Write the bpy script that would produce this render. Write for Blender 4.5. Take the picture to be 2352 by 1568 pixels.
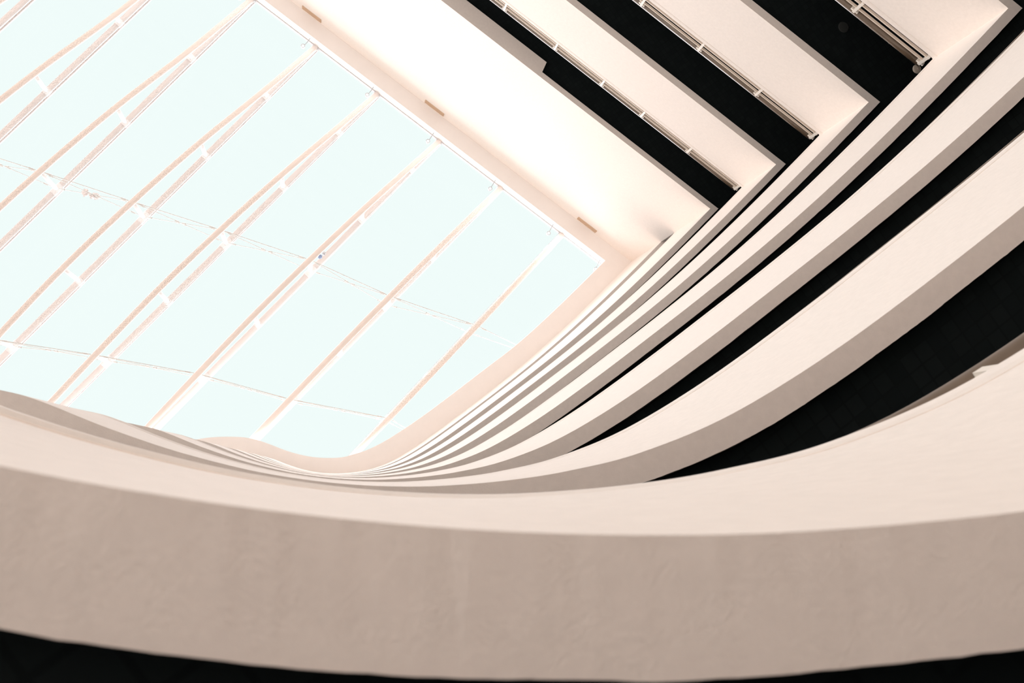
import bpy, bmesh, math, random
from mathutils import Vector, Matrix, noise

for o in list(bpy.data.objects):
    bpy.data.objects.remove(o)
S = bpy.context.scene
COL = S.collection

# ------------------------------------------------------------------ camera
EYE = 14.00                      # height of the lens above the atrium floor
cd = bpy.data.cameras.new('camera')
cam = bpy.data.objects.new('camera', cd)
COL.objects.link(cam)
cd.sensor_fit = 'HORIZONTAL'
cd.sensor_width = 36.0
cd.lens = 37.955
cd.clip_start = 0.02
cd.clip_end = 400
RGT = Vector((0.98482367, 0.0, -0.17355784))
DWN = Vector((0.02063743, 0.99290527, 0.11710348))
FWD = Vector((0.17232649, -0.11890807, 0.97783662))
m = Matrix((RGT, -DWN, -FWD)).transposed().to_4x4()
m.translation = Vector((0, 0, EYE))
cam.matrix_world = m
cd.dof.use_dof = True
cd.dof.focus_distance = 14.0
cd.dof.aperture_fstop = 6.5
S.camera = cam
S.cycles.max_bounces = 16
S.cycles.use_adaptive_sampling = False
S.cycles.sample_clamp_indirect = 4.0
S.cycles.diffuse_bounces = 12
S.cycles.transparent_max_bounces = 16

# ------------------------------------------------------------------ light
w = bpy.data.worlds.new('overcast_sky')
S.world = w
w.use_nodes = True
bg = w.node_tree.nodes['Background']
bg.inputs['Color'].default_value = (0.90, 0.99, 0.975, 1)
bg.inputs['Strength'].default_value = 1.0

sd = bpy.data.lights.new('hazy_sun', 'SUN')
sd.energy = 10.8
sd.angle = math.radians(84)
sd.color = (1.0, 0.955, 0.985)
sun = bpy.data.objects.new('hazy_sun', sd)
COL.objects.link(sun)
sun.location = (-2, -6, 60)
sun.rotation_euler = (0, 0, 0)

S.view_settings.view_transform = 'Standard'
S.view_settings.look = 'None'
S.view_settings.exposure = 0.0
S.view_settings.gamma = 1.0
S.view_settings.use_curve_mapping = False


# ------------------------------------------------------------------ materials
def mat(name, col, rough=0.8, metal=0.0, var=0.0, vscale=8.0, bump=0.0, bscale=60.0, spec=0.3):
    M = bpy.data.materials.new(name)
    M.use_nodes = True
    nt = M.node_tree
    b = nt.nodes['Principled BSDF']
    b.inputs['Base Color'].default_value = (*col, 1)
    b.inputs['Roughness'].default_value = rough
    b.inputs['Metallic'].default_value = metal
    b.inputs['Specular IOR Level'].default_value = spec
    tc = nt.nodes.new('ShaderNodeTexCoord')
    if var > 0:
        n = nt.nodes.new('ShaderNodeTexNoise')
        n.inputs['Scale'].default_value = vscale
        n.inputs['Detail'].default_value = 6
        n.inputs['Roughness'].default_value = 0.65
        nt.links.new(tc.outputs['Object'], n.inputs['Vector'])
        r = nt.nodes.new('ShaderNodeValToRGB')
        r.color_ramp.elements[0].position = 0.3
        r.color_ramp.elements[1].position = 0.7
        r.color_ramp.elements[0].color = (*[c * (1 - var) for c in col], 1)
        r.color_ramp.elements[1].color = (*[min(1, c * (1 + var)) for c in col], 1)
        nt.links.new(n.outputs['Fac'], r.inputs['Fac'])
        nt.links.new(r.outputs['Color'], b.inputs['Base Color'])
    if bump > 0:
        n = nt.nodes.new('ShaderNodeTexNoise')
        n.inputs['Scale'].default_value = bscale
        n.inputs['Detail'].default_value = 5
        nt.links.new(tc.outputs['Object'], n.inputs['Vector'])
        bp = nt.nodes.new('ShaderNodeBump')
        bp.inputs['Strength'].default_value = bump
        bp.inputs['Distance'].default_value = 0.004
        nt.links.new(n.outputs['Fac'], bp.inputs['Height'])
        nt.links.new(bp.outputs['Normal'], b.inputs['Normal'])
    return M


PLASTER = mat('warm_white_plaster', (0.91, 0.838, 0.785), 0.9, var=0.03, vscale=22, bump=0.28, bscale=170)
ROOFP = mat('roof_white_plaster', (0.87, 0.84, 0.82), 0.9, var=0.015, vscale=3, bump=0.1, bscale=90)
FLOORM = mat('beige_stone_floor', (0.49, 0.43, 0.385), 0.6, var=0.04, vscale=2)
SLABM = mat('grey_screed', (0.25, 0.24, 0.22), 0.8, var=0.05, vscale=3)
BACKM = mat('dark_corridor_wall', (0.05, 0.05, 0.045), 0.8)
TUBEM = mat('cream_painted_steel', (0.87, 0.785, 0.735), 0.5)
UPM = mat('white_painted_steel', (0.76, 0.715, 0.70), 0.5)
STRUTM = mat('bright_white_steel', (0.93, 0.92, 0.93), 0.45)
CABLEM = mat('stainless_cable', (0.66, 0.66, 0.64), 0.4, metal=0.3)
RAILM = mat('cream_rail_paint', (0.80, 0.70, 0.60), 0.5)
POSTM = mat('white_post_paint', (0.86, 0.80, 0.73), 0.5)
HANDM = mat('brown_timber_handrail', (0.15, 0.105, 0.07), 0.38, var=0.12, vscale=6, spec=0.5)
HANDM.node_tree.nodes['Principled BSDF'].inputs['Coat Weight'].default_value = 1.0
HANDM.node_tree.nodes['Principled BSDF'].inputs['Coat Roughness'].default_value = 0.3
VENTM = mat('tan_vent_metal', (0.62, 0.45, 0.32), 0.6)
GASK = mat('grey_gasket', (0.5, 0.48, 0.48), 0.6)
CHROME = mat('grey_lamp_metal', (0.35, 0.36, 0.36), 0.35, metal=0.5)
DETM = mat('beige_plastic', (0.80, 0.68, 0.57), 0.5)
FOIL = mat('blue_foil', (0.30, 0.38, 0.55), 0.3, metal=0.6)
SILV = mat('silver_foil', (0.6, 0.6, 0.62), 0.3, metal=0.7)
FILM = mat('milky_plastic_film', (0.82, 0.78, 0.78), 0.4, var=0.1, vscale=20)


def ceiling_mat():
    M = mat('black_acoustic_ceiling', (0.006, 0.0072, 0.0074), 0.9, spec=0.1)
    nt = M.node_tree
    b = nt.nodes['Principled BSDF']
    tc = nt.nodes['Texture Coordinate']
    mp = nt.nodes.new('ShaderNodeMapping')
    mp.inputs['Rotation'].default_value = (0, 0, math.radians(35.9))
    nt.links.new(tc.outputs['Object'], mp.inputs['Vector'])
    br = nt.nodes.new('ShaderNodeTexBrick')
    br.offset = 0.0
    br.inputs['Scale'].default_value = 6.0
    br.inputs['Brick Width'].default_value = 0.5
    br.inputs['Row Height'].default_value = 0.5
    br.inputs['Mortar Size'].default_value = 0.03
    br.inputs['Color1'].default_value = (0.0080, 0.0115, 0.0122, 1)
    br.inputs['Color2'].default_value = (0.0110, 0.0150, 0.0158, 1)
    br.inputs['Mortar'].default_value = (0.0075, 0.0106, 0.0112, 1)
    nt.links.new(mp.outputs['Vector'], br.inputs['Vector'])
    nt.links.new(br.outputs['Color'], b.inputs['Base Color'])
    return M


CEILM = ceiling_mat()


def glass_mat():
    M = bpy.data.materials.new('roof_glass')
    M.use_nodes = True
    nt = M.node_tree
    nt.nodes.clear()
    out = nt.nodes.new('ShaderNodeOutputMaterial')
    mix = nt.nodes.new('ShaderNodeMixShader')
    tr = nt.nodes.new('ShaderNodeBsdfTransparent')
    tr.inputs['Color'].default_value = (0.97, 0.985, 0.982, 1)
    gl = nt.nodes.new('ShaderNodeBsdfGlossy')
    gl.inputs['Roughness'].default_value = 0.02
    gl.inputs['Color'].default_value = (0.9, 0.95, 0.95, 1)
    fr = nt.nodes.new('ShaderNodeFresnel')
    fr.inputs['IOR'].default_value = 1.10
    nt.links.new(fr.outputs[0], mix.inputs[0])
    nt.links.new(tr.outputs[0], mix.inputs[1])
    nt.links.new(gl.outputs[0], mix.inputs[2])
    nt.links.new(mix.outputs[0], out.inputs['Surface'])
    return M


GLASS = glass_mat()


# ------------------------------------------------------------------ helpers
def tag(o, label=None, cat=None, group=None, kind=None):
    if label:
        o['label'] = label
    if cat:
        o['category'] = cat
    if group:
        o['group'] = group
    if kind:
        o['kind'] = kind
    return o


def link(name, bm, material, parent=None, smooth=False):
    me = bpy.data.meshes.new(name)
    bmesh.ops.recalc_face_normals(bm, faces=bm.faces)
    bm.to_mesh(me)
    bm.free()
    if smooth:
        for p in me.polygons:
            p.use_smooth = True
    me.materials.append(material)
    o = bpy.data.objects.new(name, me)
    COL.objects.link(o)
    if parent is not None:
        o.parent = parent
        o.matrix_parent_inverse = Matrix.Translation(-world_loc(parent))
    return o


def world_loc(o):
    v = Vector(o.location)
    return v


def empty(name, loc, label, cat, group=None):
    o = bpy.data.objects.new(name, None)
    o.empty_display_size = 0.2
    COL.objects.link(o)
    o.location = loc
    return tag(o, label, cat, group)


def box(bm, c, ax, ay, az, sx, sy, sz):
    """box centred on c with half sizes along three axes"""
    vs = []
    for k in (-1, 1):
        for j in (-1, 1):
            for i in (-1, 1):
                vs.append(bm.verts.new(c + ax * (i * sx) + ay * (j * sy) + az * (k * sz)))
    for f in ((0, 1, 3, 2), (4, 6, 7, 5), (0, 4, 5, 1), (2, 3, 7, 6), (0, 2, 6, 4), (1, 5, 7, 3)):
        bm.faces.new([vs[i] for i in f])


def tube(bm, pts, r, n=12, up=Vector((0, 0, 1)), cap=True):
    rings = []
    for i, p in enumerate(pts):
        a = pts[max(0, i - 1)]
        b = pts[min(len(pts) - 1, i + 1)]
        t = (b - a).normalized()
        u = up - t * up.dot(t)
        if u.length < 1e-4:
            u = Vector((1, 0, 0)) - t * t.x
        u.normalize()
        s = t.cross(u)
        rr = r[i] if isinstance(r, (list, tuple)) else r
        rings.append([bm.verts.new(p + (u * math.cos(q) + s * math.sin(q)) * rr)
                      for q in [2 * math.pi * k / n for k in range(n)]])
    for A, B in zip(rings, rings[1:]):
        for k in range(n):
            bm.faces.new((A[k], A[(k + 1) % n], B[(k + 1) % n], B[k]))
    if cap:
        bm.faces.new(rings[0])
        bm.faces.new(rings[-1])


def catmull(P, step):
    out = []
    n = len(P)
    for i in range(n - 1):
        p0 = P[max(0, i - 1)]; p1 = P[i]; p2 = P[i + 1]; p3 = P[min(n - 1, i + 2)]
        L = (p2 - p1).length
        k = max(1, int(L / step))
        for j in range(k):
            t = j / k
            out.append(0.5 * ((2 * p1) + (p2 - p0) * t + (2 * p0 - 5 * p1 + 4 * p2 - p3) * t * t
                              + (3 * p1 - p0 - 3 * p2 + p3) * t ** 3))
    out.append(P[-1].copy())
    return out


# ------------------------------------------------------------------ plan of the atrium edge
STOREY = 3.30
WALLPTS = [(-12.9, 2.3), (-10.6, 2.1), (-9.0, 1.85), (-7.0, 1.35), (-5.0, 0.62), (-3.8, 0.05), (-3.0, -0.20), (-2.4, -0.335), (-1.9, -0.382),
           (-1.5, -0.357), (-1.19, -0.301), (-1.05, -0.2625), (-0.8, -0.1624), (-0.55, -0.0763), (-0.3, -0.01), (-0.1, 0.0277),
           (0.1, 0.0512), (0.3, 0.0611), (0.5, 0.0578), (0.75, 0.0368), (1.0, -0.0016), (1.3, -0.0755),
           (1.7, -0.2381), (2.2, -0.5337), (2.8, -0.9557), (3.4, -1.4064), (4.0, -1.8661), (4.7, -2.4271),
           (5.4, -3.0295), (6.1, -3.6708), (6.8, -4.3452), (7.4, -4.9434), (7.8337, -5.3845)]
WALLPTS = [Vector(p) for p in WALLPTS]
CORNER = WALLPTS[-1].copy()
V = Vector((-0.80991668, -0.58654494))      # along the straight side, away from the corner
NW = Vector((0.58654494, -0.80991668))      # outwards from the straight side


def al(a, b):
    """(distance along the straight side, distance beyond it) -> plan point"""
    return CORNER + V * a + NW * b


def offset(path, d):
    """offset a 2D polyline outwards (away from the atrium) with mitred joints"""
    res = []
    n = len(path)
    for i, p in enumerate(path):
        t1 = (path[i] - path[i - 1]).normalized() if i > 0 else None
        t2 = (path[i + 1] - path[i]).normalized() if i < n - 1 else None
        n1 = Vector((-t1.y, t1.x)) if t1 else None
        n2 = Vector((-t2.y, t2.x)) if t2 else None
        if n1 is None:
            nn, k = n2, 1
        elif n2 is None:
            nn, k = n1, 1
        else:
            nn = (n1 + n2).normalized()
            k = 1 / max(0.3, nn.dot(n1))
        res.append(p + nn * (d * k))
    return res


CURVE_FINE = catmull(WALLPTS, 0.02)
CURVE = catmull(WALLPTS, 0.07)
CURVE_ROUGH = catmull(WALLPTS, 0.25)


def jit(s, seed, amp):
    v = noise.noise(Vector((s * 9.0, seed * 7.1, 0.3))) * 0.6 + noise.noise(Vector((s * 34.0, seed * 3.7, 5.1))) * 0.45
    st = noise.noise(Vector((s * 3.1, seed * 11.3, 9.7)))
    v += 0.5 if st > 0.33 else 0.0
    return v * amp


def sweep(bm, path, sect, closed=True, rough=None, seed=0, caps=True, full=None, lip=None, drop=None):
    """sweep a section [(offset, z)...] along a plan path.  rough: set of section indices with chipped edges"""
    offs = {}
    for (d, z) in sect:
        if d not in offs:
            offs[d] = offset(full if full else path, d)
    s = 0.0
    rings = []
    for i, p in enumerate(path):
        if i > 0:
            s += (path[i] - path[i - 1]).length
        ring = []
        for k, (d, z) in enumerate(sect):
            q = offs[d][i]
            dz = 0
            if lip and k in lip:
                f = min(1.0, max(0.0, (0.9 - p.x) / 1.5))
                nv = offs[sect[2][0]][i] - path[i]
                q = q - nv.normalized() * (lip[k] * f * f * (3 - 2 * f))
            if rough and k in rough:
                dv = jit(s, seed + k * 2, rough[k])
                nx = offs[d][i] - path[i]
                if nx.length > 1e-5:
                    q = q + nx.normalized() * dv
                else:
                    dz = dv * 0.9
            if drop and k in drop[1] and i >= drop[0]:
                dz -= drop[2]
            ring.append(bm.verts.new((q.x, q.y, z + dz + EYE)))
        rings.append(ring)
    n = len(sect)
    for A, B in zip(rings, rings[1:]):
        for k in range(n if closed else n - 1):
            bm.faces.new((A[k], A[(k + 1) % n], B[(k + 1) % n], B[k]))
    if closed and caps:
        bm.faces.new(rings[0])
        bm.faces.new(rings[-1])


STRAIGHT_END = 25.5
OPENING = 30.0          # height of the unseen gap added at the far end to let daylight in
ZF = {k: (7.30681607 - k) * STOREY for k in range(8)}      # underside of the parapet of each level, 0 = top
Z_SOFF = 8.06 * STOREY
Z_GLASS = 8.6 * STOREY

# ------------------------------------------------------------------ structure
# ground floor of the atrium, stretched outdoors past the open end to bounce sunlight
bm = bmesh.new()
box(bm, Vector((-22, -6, -0.1)), Vector((1, 0, 0)), Vector((0, 1, 0)), Vector((0, 0, 1)), 38, 24, 0.1)
tag(link('floor', bm, FLOORM), 'beige stone floor at the bottom of the atrium, extended outdoors to bounce light', kind='structure')

# straight wall between the top gallery and the roof, thicker beyond the notch
bm = bmesh.new()
p0, p1, p2 = 0.0, 4.50, STRAIGHT_END
zb, zt = ZF[1], Z_SOFF
cin = offset([CURVE[-2], CORNER, al(5, 0)], 0.11)[1]
sec = []


def prism(bm, poly, z0, z1):
    lo = [bm.verts.new((p.x, p.y, z0 + EYE)) for p in poly]
    hi = [bm.verts.new((p.x, p.y, z1 + EYE)) for p in poly]
    n = len(poly)
    bm.faces.new(lo)
    bm.faces.new(hi)
    for i in range(n):
        bm.faces.new((lo[i], lo[(i + 1) % n], hi[(i + 1) % n], hi[i]))


prism(bm, [CORNER, cin, al(4.45, 0.11), al(4.50, 0.34), al(p2, 0.30), al(p2, 0)], zb, zt)
wall_right = tag(link('wall_right', bm, PLASTER), 'tall plain white wall on the straight side under the skylight', kind='structure')

# plain curved wall on the top level
bm = bmesh.new()
sweep(bm, CURVE, [(0, ZF[0]), (0.12, ZF[0]), (0.12, Z_SOFF), (0, Z_SOFF)][::1], rough={0: 0.002, 1: 0.002}, seed=3, full=CURVE + [al(1.0, 0)])
bm.verts.ensure_lookup_table()
tag(link('wall_front', bm, PLASTER), 'plain curved white wall band on the top level below the skylight', kind='structure')

# unseen plain walls below the camera, added to keep bounced light in the well
bm = bmesh.new()
sweep(bm, CURVE_ROUGH + [al(a, 0) for a in (1, 5, 10, 16, STRAIGHT_END)], [(0, -EYE), (0.12, -EYE), (0.12, ZF[7] - STOREY + 1.61), (0, ZF[7] - STOREY + 1.61)])
tag(link('wall_front', bm, PLASTER), 'unseen plain white wall below the camera level, added to bounce light', kind='structure')

# closing walls, out of frame, left open below to light the soffits
bm = bmesh.new()
box(bm, Vector((-13.2, -7.5, (OPENING + EYE + Z_GLASS) / 2)), Vector((1, 0, 0)), Vector((0, 1, 0)), Vector((0, 0, 1)), 0.12, 14.0, (EYE + Z_GLASS - OPENING) / 2)
tag(link('wall_left', bm, PLASTER), 'white wall over the unseen end gap added to let daylight in', kind='structure')

# corridor back walls behind every gallery
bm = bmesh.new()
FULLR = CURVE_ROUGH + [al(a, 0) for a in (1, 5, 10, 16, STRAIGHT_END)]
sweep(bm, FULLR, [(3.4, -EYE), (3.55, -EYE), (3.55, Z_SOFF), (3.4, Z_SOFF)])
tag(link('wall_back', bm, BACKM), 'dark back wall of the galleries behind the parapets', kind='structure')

# roof slab ring: the soffit band around the skylight opening
EDGE = [(-12.9, 1.8), (-10.4, 1.55), (-9.0, 1.3), (-7.0, 0.75), (-5.2, 0.1), (-4.0, -0.42), (-3.4, -0.62), (-3.02, -0.716), (-2.623, -0.785), (-2.222, -0.808),
        (-1.818, -0.795), (-1.512, -0.734), (-1.204, -0.632), (-0.801, -0.477), (-0.378, -0.364), (0.036, -0.313), (0.493, -0.324),
        (0.815, -0.409), (1.18, -0.536), (1.704, -0.824), (2.594, -1.439), (3.848, -2.407), (4.877, -3.216), (5.973, -4.234),
        (7.11, -5.365), (7.6, -5.86)]
EDGEC = catmull([Vector(p) for p in EDGE], 0.1)
bm = bmesh.new()
N = len(EDGEC)
TRUSS_A0 = {1: 1.78, 2: 3.88, 3: 5.97, 4: 8.06, 5: 10.11, 6: 12.2, 7: 14.15, 8: 16.2, 9: 18.25, 10: 20.3}
SLOPE = {1: .119, 2: .118, 3: .111, 4: .106, 5: .092, 6: .085, 7: .085, 8: .085, 9: .085, 10: .085}


def bay(i):
    return 2.25 + 0.165 * (i - 5)


def first(i):
    return 1.93 + 0.40 * (i - 5) + (0.25 if i < 3 else 0)


def sb(i, j):
    """distance of strut j from the straight side on truss i (j 0 and 8 are the ends)"""
    if j == 0:
        return 0.0
    if j == 8:
        return first(i) + 7.4 * bay(i)
    return first(i) + (j - 1) * bay(i)


DEP = [0.0, 0.50, 1.22, 1.66, 1.80, 1.55, 1.15, 0.6, 0.0]


def chord(i, b, low=False):
    """point on the upper or lower chord of truss i"""
    p = al(TRUSS_A0[i] + SLOPE[i] * b, -b)
    z = Z_GLASS
    if low:
        for j in range(8):
            if sb(i, j) <= b <= sb(i, j + 1) + 1e-6:
                t = (b - sb(i, j)) / (sb(i, j + 1) - sb(i, j))
                d0 = DEP[max(0, j - 1)]; d1 = DEP[j]; d2 = DEP[j + 1]; d3 = DEP[min(8, j + 2)]
                if j == 0: d0 = -d2
                if j == 7: d3 = -d1
                d = 0.5 * (2 * d1 + (d2 - d0) * t + (2 * d0 - 5 * d1 + 4 * d2 - d3) * t * t + (3 * d1 - d0 - 3 * d2 + d3) * t ** 3)
                z -= d * (0.78 + 0.22 * bay(i) / 2.25)
                break
    return Vector((p.x, p.y, z + EYE))


FAR = [chord(i, sb(i, 8)).to_2d() for i in range(10, 0, -1)]
FAR = [FAR[0] + V * 3] + FAR + [FAR[-1] - V * 5]
FARC = catmull(FAR, 0.05)
sweep(bm, EDGEC, [(0, Z_SOFF), (1.0, Z_SOFF), (1.0, Z_SOFF + 0.22), (0, Z_SOFF + 0.22)])
tag(link('ceiling', bm, ROOFP), 'pale roof soffit band following the curved side of the skylight', kind='structure')
bm = bmesh.new()
inner = offset(EDGEC, 0.9)[::3]
prism(bm, [Vector((-13.0, 3))] + FAR + [al(-6, -8), al(-6, 0.0)] + inner[::-1], Z_SOFF + 0.05, Z_SOFF + 0.18)
tag(link('ceiling', bm, ROOFP), 'flat roof deck outside the curved side of the skylight', kind='structure')
bm = bmesh.new()
prism(bm, [al(-1.2, -0.405), al(STRAIGHT_END, -0.405), al(STRAIGHT_END, 0.9), al(-6, 0.9), al(-6, 0.0), al(-1.2, 0.0)], Z_SOFF + 0.001, Z_SOFF + 0.22)
tag(link('ceiling', bm, ROOFP), 'pale roof soffit strip along the straight side of the skylight', kind='structure')

# upstand that carries the glass
bm = bmesh.new()
prism(bm, [al(-6, 0.02), al(STRAIGHT_END, 0.02), al(STRAIGHT_END, 0.25), al(-6, 0.25)], Z_SOFF + 0.22, Z_GLASS + 0.02)
up = tag(link('trim_1', bm, ROOFP), 'white upstand between roof soffit and glass on the straight side', kind='structure')
bm = bmesh.new()
prism(bm, [al(-6, 0.0), al(STRAIGHT_END, 0.0), al(STRAIGHT_END, 0.02), al(-6, 0.02)], Z_GLASS - 0.03, Z_GLASS + 0.10)
link('gasket', bm, GASK, up)
bm = bmesh.new()
sweep(bm, FARC[::6], [(0, Z_SOFF + 0.22), (0.2, Z_SOFF + 0.22), (0.2, Z_GLASS + 0.25), (0, Z_GLASS + 0.25)])
tag(link('trim_2', bm, ROOFP), 'white upstand carrying the glass on the far side', kind='structure')

# dark ceilings and floor slabs of the galleries
FULL = CURVE + [al(a, 0) for a in (0.5, 2, 5, 10, 16, STRAIGHT_END)]
ORD = {0: 'top level under the roof', 1: 'second level down from the roof', 2: 'third level down from the roof', 3: 'fourth level down from the roof',
       4: 'fifth level down from the roof', 5: 'third level up from the camera', 6: 'second level up from the camera',
       7: 'level right above the camera'}
for k in range(0, 8):
    z = ZF[k]
    bm = bmesh.new()
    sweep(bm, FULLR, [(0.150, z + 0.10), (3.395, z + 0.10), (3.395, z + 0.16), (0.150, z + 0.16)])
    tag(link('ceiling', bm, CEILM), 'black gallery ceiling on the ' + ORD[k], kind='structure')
    bm = bmesh.new()
    sweep(bm, FULLR, [(0.150, z + 0.165), (3.395, z + 0.165), (3.395, z + 0.60), (0.150, z + 0.60)])
    tag(link('floor', bm, SLABM), 'grey gallery floor slab on the ' + ORD[k], kind='structure')

# ------------------------------------------------------------------ balcony parapets, one per level
PLAB = {
    1: 'topmost curved white parapet band, ending at the lower edge of the tall plain wall',
    2: 'white parapet band turning the corner directly under the tall plain wall',
    3: 'white parapet band turning the corner, second below the tall plain wall',
    4: 'white parapet band, third below the tall plain wall, its corner at the top right',
    5: 'curved white parapet band, third from the nearest, running to the right edge',
    6: 'broad curved white parapet band directly above the nearest one, over the widest black ceiling',
    7: 'nearest, largest curved parapet, its rough beige soffit spanning the whole foreground',
}
straight_tail = [al(a, 0) for a in (0.04, 0.6, 2, 5, 10, 16, STRAIGHT_END)]
for k in range(1, 8):
    z = ZF[k]
    cur = CURVE_FINE if k >= 6 else CURVE
    th = 0.135 if k == 7 else 0.12
    amp = 0.0028 if k >= 6 else 0.003
    root = empty('balcony_parapet', Vector((CORNER.x, CORNER.y, z + EYE)), PLAB[k], 'parapet', 'parapet bands stacked around the atrium')
    fullp = cur + straight_tail
    path = cur if k == 1 else fullp
    bm = bmesh.new()
    sweep(bm, path, [(0, z), (th, z), (th, z + (2.16 if k == 1 else 1.46)), (0, z + (2.16 if k == 1 else 1.46))], rough={0: amp, 1: amp}, seed=k * 13, full=fullp)
    link('parapet_wall', bm, PLASTER, root)
    bm = bmesh.new()
    zt = z + (2.16 if k == 1 else 1.46)
    gr = 0.004 if k == 7 else 0.005
    lp = 0.012 if k == 7 else 0.003
    sweep(bm, path, [(gr, zt), (th + 0.012, zt), (th + 0.012, zt + 0.144), (0.004, zt + 0.144), (-0.002, zt + 0.137), (-0.002, zt + 0.075), (0.002, zt + 0.04), (gr, zt + 0.04)],
          full=fullp, lip={3: lp, 4: lp, 5: lp, 6: lp * 0.45}, drop=(len(cur), (2, 3, 4), 0.014))
    link('coping', bm, PLASTER, root)


# ------------------------------------------------------------------ railings on the parapets
def path_points(path, marks):
    """points and tangents at given arc lengths"""
    res = []
    acc = 0.0
    i = 0
    marks = sorted(marks)
    mi = 0
    for a, b in zip(path, path[1:]):
        L = (b - a).length
        while mi < len(marks) and marks[mi] <= acc + L:
            t = (marks[mi] - acc) / L
            res.append((a.lerp(b, t), (b - a).normalized()))
            mi += 1
        acc += L
    return res


UPV = Vector((0, 0, 1))


def railing(path, marks, z, label, inset=0.0):
    mid = path[len(path) // 2]
    root = empty('railing', Vector((mid.x, mid.y, z + 1.61 + EYE)), label, 'railing', 'railings on the balcony parapets')
    hp = offset(path, 0.072 + inset * 0.60)
    bm = bmesh.new()
    tube(bm, [Vector((p.x, p.y, z + 1.93 + EYE)) for p in hp], 0.054, 16)
    link('handrail', bm, HANDM, root, smooth=True)
    for zc, hh in ((1.784, 0.007), (1.672, 0.009)):
        bm = bmesh.new()
        sweep(bm, path, [(0.012 + inset, z + zc - hh), (0.048 + inset, z + zc - hh), (0.048 + inset, z + zc + hh), (0.012 + inset, z + zc + hh)])
        link('rail', bm, RAILM, root)
    for p, t in path_points(path, marks):
        n = Vector((-t.y, t.x))
        c = p + n * (0.03 + inset)
        t3 = Vector((t.x, t.y, 0)); n3 = Vector((n.x, n.y, 0))
        bm = bmesh.new()
        box(bm, Vector((c.x, c.y, z + 1.748 + EYE)), t3, n3, UPV, 0.019, 0.026, 0.142)
        po = link('post', bm, POSTM, root)
        bm = bmesh.new()
        box(bm, Vector((c.x, c.y, z + 1.87 + EYE)) + n3 * 0.01, t3, n3, UPV, 0.055, 0.022, 0.014)
        link('bracket', bm, POSTM, po)
    return root


for k, marks, L, lab in ((2, [0.03, 1.2, 2.33, 3.3, 4.42, 5.63, 6.8, 8.0], 8.6, 'thin straight railing on the parapet directly under the tall plain wall'),
                         (3, [0.03, 1.17, 2.36, 3.54, 4.7, 5.9], 6.4, 'straight railing on the parapet second below the tall plain wall'),
                         (4, [0.03, 1.16, 2.3, 3.5], 4.0, 'straight railing with two cream rails at the top right, largest of the straight railings')):
    railing([al(a, 0) for a in (0.02, 0.5, L)], marks, ZF[k], lab)
ci = [i for i, p in enumerate(CURVE) if p.x > 1.0]
cpath = CURVE[ci[0]:-1]
for k, lab in ((2, 'curved handrail on the parapet directly under the tall plain wall'),
               (3, 'curved handrail on the parapet second below the tall plain wall'),
               (5, 'curved handrail, a thin tan line on the third parapet from the nearest'),
               (6, 'curved handrail, a thin tan line on the parapet directly above the nearest'),
               (7, 'curved brown handrail rising above the nearest parapet at the right edge')):
    railing(cpath, [0.885 + 1.17 * i for i in range(8)], ZF[k], lab, 0.046)

# ------------------------------------------------------------------ skylight glass
glz = empty('window_1', Vector((*al(10, -6), Z_GLASS + EYE)), 'glass skylight roof over the atrium', None)
glz['kind'] = 'structure'
del_b = lambda i: sb(i, 8)
zg = 0.205
for i in range(0, 10):
    if i == 0:
        a0 = [Vector((*al(-4.5, 0.02), Z_GLASS + EYE)), Vector((*(al(-3.2, -14)), Z_GLASS + EYE))]
    else:
        a0 = [chord(i, 0.0), chord(i, sb(i, 8))]
    b0 = [chord(i + 1, 0.0), chord(i + 1, sb(i + 1, 8))]
    d = (b0[0] - a0[0]).normalized() * 0.06
    q = [a0[0] + d, b0[0] - d, b0[1] - d, a0[1] + d]
    bm = bmesh.new()
    lo = [bm.verts.new(p + Vector((0, 0, zg))) for p in q]
    bm.faces.new(lo)
    link('pane', bm, GLASS, glz)
for i in range(1, 11):
    bm = bmesh.new()
    A, B = chord(i, 0.0), chord(i, sb(i, 8))
    t = (B - A).normalized()
    s = t.cross(UPV).normalized()
    box(bm, (A + B) / 2 + Vector((0, 0, 0.16)), t, s, UPV, (B - A).length / 2, 0.078, 0.03)
    gb = link('glazing_bar', bm, UPM, glz)
    bm = bmesh.new()
    box(bm, (A + B) / 2 + Vector((0, 0, 0.165)) + s * -0.082, t, s, UPV, (B - A).length / 2, 0.006, 0.028)
    link('gasket', bm, GASK, gb)

# ------------------------------------------------------------------ roof trusses
PLACE = {1: 'nearest the wall corner', 2: 'second from the wall corner', 3: 'third from the wall corner', 4: 'fourth from the wall corner',
         5: 'fifth from the wall corner', 6: 'sixth from the wall corner, ending at the top of the view',
         7: 'seventh from the wall corner, crossing the upper left', 8: 'last one visible, at the top left corner of the view'}
for i in range(1, 9):
    root = empty('roof_truss', chord(i, 0.0), 'white tubular skylight truss, ' + PLACE[i], 'truss', 'tubular trusses under the skylight')
    bm = bmesh.new()
    tube(bm, [chord(i, b) for b in (0.0, sb(i, 8))], 0.082, 16)
    uc = link('upper_chord', bm, UPM, root, smooth=True)
    bm = bmesh.new()
    n = 48
    tube(bm, [chord(i, sb(i, 8) * q / n, True) for q in range(n + 1)], 0.076, 14)
    lc = link('lower_chord', bm, TUBEM, root, smooth=True)
    for j in range(1, 8):
        b = sb(i, j)
        A, B = chord(i, b, True), chord(i, b)
        bm = bmesh.new()
        tube(bm, [A, B], 0.052, 12)
        st = link('strut', bm, STRUTM, root, smooth=True)
        t = (chord(i, b + .5) - chord(i, b - .5)).normalized()
        bm = bmesh.new()
        hw = 0.16 if j in (3, 5) else 0.09
        tube(bm, [B - t * hw, B + t * hw], 0.094, 14)
        link('collar', bm, STRUTM, st, smooth=True)

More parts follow.
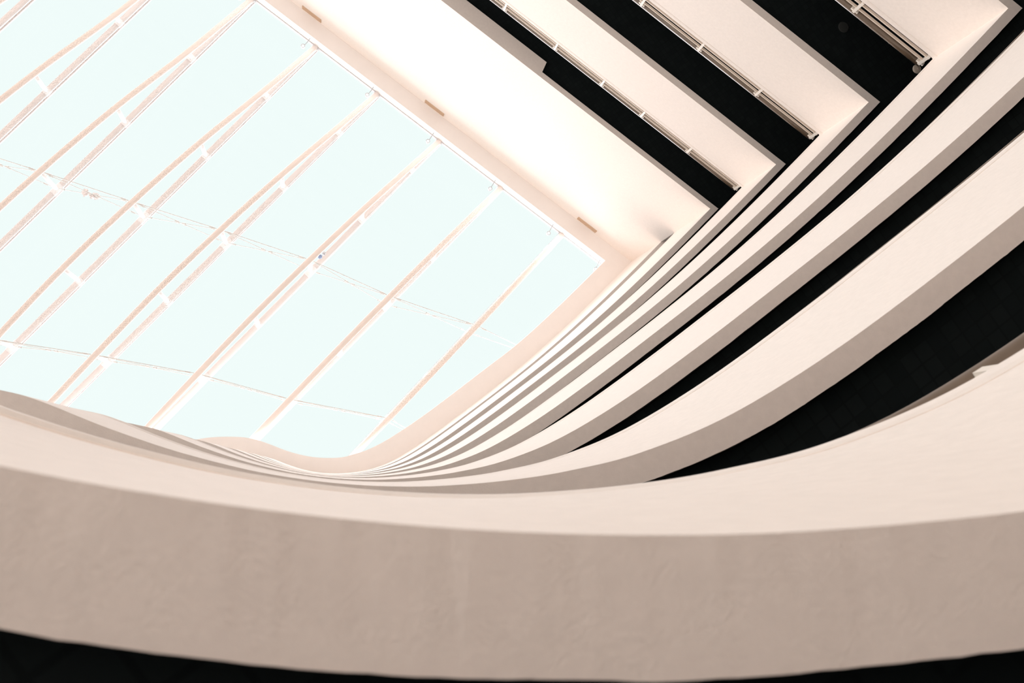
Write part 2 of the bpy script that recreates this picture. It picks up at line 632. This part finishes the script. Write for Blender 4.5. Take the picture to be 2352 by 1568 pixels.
# ------------------------------------------------------------------ cable bracing between the trusses
ROW = {3: 'upper', 5: 'lower'}


def pull(P, Q, a=0.10):
    d = (Q - P).normalized()
    return P + d * a, Q - d * a


def sleeve(bm, P, Q, t, L=0.06, r=0.020):
    d = (Q - P).normalized()
    c = P.lerp(Q, t)
    tube(bm, [c - d * L, c + d * L], r, 8)


for j in (3, 5):
    for i in range(1, (8 if j == 3 else 7)):
        A1, B1 = chord(i, sb(i, j), True), chord(i, sb(i, j))
        A2, B2 = chord(i + 1, sb(i + 1, j), True), chord(i + 1, sb(i + 1, j))
        B1 = B1 - Vector((0, 0, 0.12)); B2 = B2 - Vector((0, 0, 0.12))
        root = empty('cable_brace', A1.lerp(A2, .5), 'crossed thin cables in the %s row, between the %s and %s trusses from the corner'
                     % (ROW[j], ['first', 'second', 'third', 'fourth', 'fifth', 'sixth', 'seventh'][i - 1],
                        ['second', 'third', 'fourth', 'fifth', 'sixth', 'seventh', 'eighth'][i - 1]), 'cable', 'bracing cables between the trusses')
        bm = bmesh.new()
        A1s, A2s = pull(A1, A2)
        tube(bm, [A1s, A2s], 0.0105, 6)
        c = link('tie_cable', bm, CABLEM, root)
        bm = bmesh.new(); sleeve(bm, A1, A2, 0.10); link('fork_end', bm, CABLEM, c)
        bm = bmesh.new(); sleeve(bm, A1, A2, 0.90); link('fork_end', bm, CABLEM, c)
        for P, Q in ((A1, B2), (B1, A2)):
            bm = bmesh.new()
            tube(bm, list(pull(P, Q)), 0.009, 6)
            c = link('diagonal_cable', bm, CABLEM, root)
            for t in (0.10, 0.46, 0.54, 0.90):
                bm = bmesh.new(); sleeve(bm, P, Q, t, 0.05, 0.022)
                link('turnbuckle' if 0.3 < t < 0.7 else 'fork_end', bm, CABLEM, c)
    # short ties from the first truss to the curved edge
    A1, B1 = chord(1, sb(1, j), True), chord(1, sb(1, j)) - Vector((0, 0, 0.12))
    W = Vector((*al(0.2 if j == 3 else 1.0, -sb(1, j) + (0.55 if j == 3 else 0.2)), Z_GLASS - 0.75 + EYE))
    root = empty('cable_brace', A1, 'pair of thin stay cables, %s row, from the first truss to the curved edge' % ROW[j], 'cable',
                 'bracing cables between the trusses')
    for P in (A1, B1):
        bm = bmesh.new()
        tube(bm, list(pull(P, W, 0.10)), 0.010, 6)
        c = link('stay_cable', bm, CABLEM, root)
        bm = bmesh.new(); sleeve(bm, P, W, 0.10); link('fork_end', bm, CABLEM, c)

# ------------------------------------------------------------------ small fittings
HOOKS = [(0.55, 'at the wall corner'), (2.13, 'beside the first truss'), (4.07, 'beside the second truss'), (6.12, 'beside the third truss'),
         (8.10, 'beside the fourth truss'), (10.17, 'beside the fifth truss'), (12.2, 'beside the sixth truss')]
for a, where in HOOKS:
    zz = 8.35 * STOREY + EYE
    c = Vector((*al(a, -0.46), zz))
    root = empty('rim_spotlight', c, 'tiny grey round spotlight at the skylight rim, ' + where, 'spotlight', 'spotlights along the skylight rim')
    bm = bmesh.new()
    N8 = 16
    pts = [c + Vector((math.cos(q) * 0.048, math.sin(q) * 0.048, 0)) for q in [2 * math.pi * k / N8 for k in range(N8)]]
    # lamp can: a short open ring with a lens
    for rr, zz0, zz1 in ((0.055, -0.05, 0.06),):
        lo = [bm.verts.new(c + Vector((math.cos(q) * rr, math.sin(q) * rr, zz0))) for q in [2 * math.pi * k / N8 for k in range(N8)]]
        hi = [bm.verts.new(c + Vector((math.cos(q) * rr * .8, math.sin(q) * rr * .8, zz1))) for q in [2 * math.pi * k / N8 for k in range(N8)]]
        inn = [bm.verts.new(c + Vector((math.cos(q) * rr * .7, math.sin(q) * rr * .7, zz0))) for q in [2 * math.pi * k / N8 for k in range(N8)]]
        for q in range(N8):
            r = (q + 1) % N8
            bm.faces.new((lo[q], lo[r], hi[r], hi[q]))
            bm.faces.new((lo[q], lo[r], inn[r], inn[q]))
        bm.faces.new(hi)
    link('lamp_can', bm, CHROME, root, smooth=False)
    bm = bmesh.new()
    vs = [bm.verts.new(c + Vector((math.cos(q) * 0.040, math.sin(q) * 0.040, -0.045))) for q in [2 * math.pi * k / N8 for k in range(N8)]]
    bm.faces.new(vs)
    link('lens', bm, STRUTM, root)
    bm = bmesh.new()
    e = Vector((*al(a + 0.05, 0.03), zz + 0.15))
    mid = c.lerp(e, 0.5) + Vector((0, 0, 0.08))
    tube(bm, [c + Vector((0, 0, 0.05)), mid, e], 0.010, 6)
    link('arm', bm, CHROME, root)

for a0, a1, lab in ((9.93, 10.51, 'tan slot vent high on the tall plain wall, leftmost of the three'),
                    (6.09, 6.68, 'tan slot vent high on the tall plain wall, middle of the three'),
                    (1.21, 1.81, 'tan slot vent high on the tall plain wall, nearest the corner')):
    zc = Z_SOFF - 0.20 + EYE
    c = Vector((*al((a0 + a1) / 2, -0.012), zc))
    root = empty('wall_vent', c, lab, 'vent', 'slot vents high on the tall plain wall')
    t3 = Vector((V.x, V.y, 0)); n3 = Vector((NW.x, NW.y, 0))
    hl = (a1 - a0) / 2
    bm = bmesh.new()
    box(bm, c, t3, n3, UPV, hl, 0.012, 0.085)
    link('vent_plate', bm, VENTM, root)
    for q in (-0.045, 0.0, 0.045):
        bm = bmesh.new()
        box(bm, c + Vector((0, 0, q)) - n3 * 0.014, t3, n3, UPV, hl * 0.96, 0.006, 0.012)
        link('slat', bm, VENTM, root)

# round ceiling detector, sprinkler and downlight on the fourth level ceiling
zc = ZF[3] + 0.10 + EYE


def disc(name, c, r, h, mat_, label, cat, ring=True):
    root = empty(name, c, label, cat)
    bm = bmesh.new()
    prof = [(r * 0.9, 0.0), (r, -h * 0.4), (r * 0.85, -h), (r * 0.4, -h * 1.15)]
    n = 24
    rings = [[bm.verts.new(c + Vector((math.cos(q) * rr, math.sin(q) * rr, zz))) for q in [2 * math.pi * k / n for k in range(n)]] for rr, zz in prof]
    for A, B in zip(rings, rings[1:]):
        for k in range(n):
            bm.faces.new((A[k], A[(k + 1) % n], B[(k + 1) % n], B[k]))
    bm.faces.new(rings[-1])
    link('housing', bm, mat_, root)
    bm = bmesh.new()
    tube(bm, [c + Vector((0, 0, -h * 1.15)), c + Vector((0, 0, -h * 1.5))], r * 0.2, 10)
    link('sensor' if cat != 'downlight' else 'lens', bm, mat_, root)
    return root


disc('smoke_detector', Vector((*al(-0.34, 0.98), zc)), 0.070, 0.035, DETM, 'round cream detector on the black ceiling by the corner railing', 'detector')
disc('downlight', Vector((*al(0.93, 0.77), zc)), 0.085, 0.012, mat('dark_grey_trim', (0.035, 0.038, 0.036), 0.6), 'faint dark round downlight in the black ceiling at the upper right', 'downlight')
c = Vector((*al(0.23, 1.03), zc))
root = empty('sprinkler', c, 'tiny metal sprinkler head on the black ceiling near the cream detector', 'sprinkler')
bm = bmesh.new(); tube(bm, [c, c - Vector((0, 0, 0.05))], 0.008, 8); link('nozzle', bm, CHROME, root)
bm = bmesh.new(); tube(bm, [c - Vector((0, 0, 0.05)), c - Vector((0, 0, 0.056))], 0.018, 10); link('deflector', bm, CHROME, root)


# litter caught in the roof structure
def crumple(name, c, r, seed, mat_, parent=None, stretch=(1, 1, 1)):
    bm = bmesh.new()
    bmesh.ops.create_icosphere(bm, subdivisions=3, radius=1.0)
    for v in bm.verts:
        d = v.co.normalized()
        k = 0.75 + 0.55 * noise.noise(d * 2.3 + Vector((seed, 0, 0))) + 0.25 * noise.noise(d * 6 + Vector((0, seed, 0)))
        v.co = c + Vector((d.x * stretch[0], d.y * stretch[1], d.z * stretch[2])) * (r * k)
    return link(name, bm, mat_, parent)


P = chord(5, sb(5, 3), True).lerp(chord(6, sb(6, 3)), 0.52)
root = empty('plastic_scrap', P, 'crumpled milky plastic scrap caught on the upper row of cables', 'litter')
crumple('film', P + Vector((0.06, 0.02, 0.0)), 0.13, 3.1, FILM, root, (1.2, .8, .8))
crumple('film_tail', P + Vector((-0.16, -0.06, -0.02)), 0.10, 8.4, FILM, root, (1, 1.1, .7))
P = chord(3, sb(3, 3) - 0.36).lerp(chord(3, sb(3, 3) - 0.36, True), 0.45)
root = empty('foil_balloon', P, 'small deflated blue and silver foil balloon stuck between two truss chords', 'balloon')
crumple('foil_body', P, 0.065, 1.7, FOIL, root)
crumple('foil_neck', P + Vector((0.10, -0.09, 0.0)), 0.06, 5.2, SILV, root)
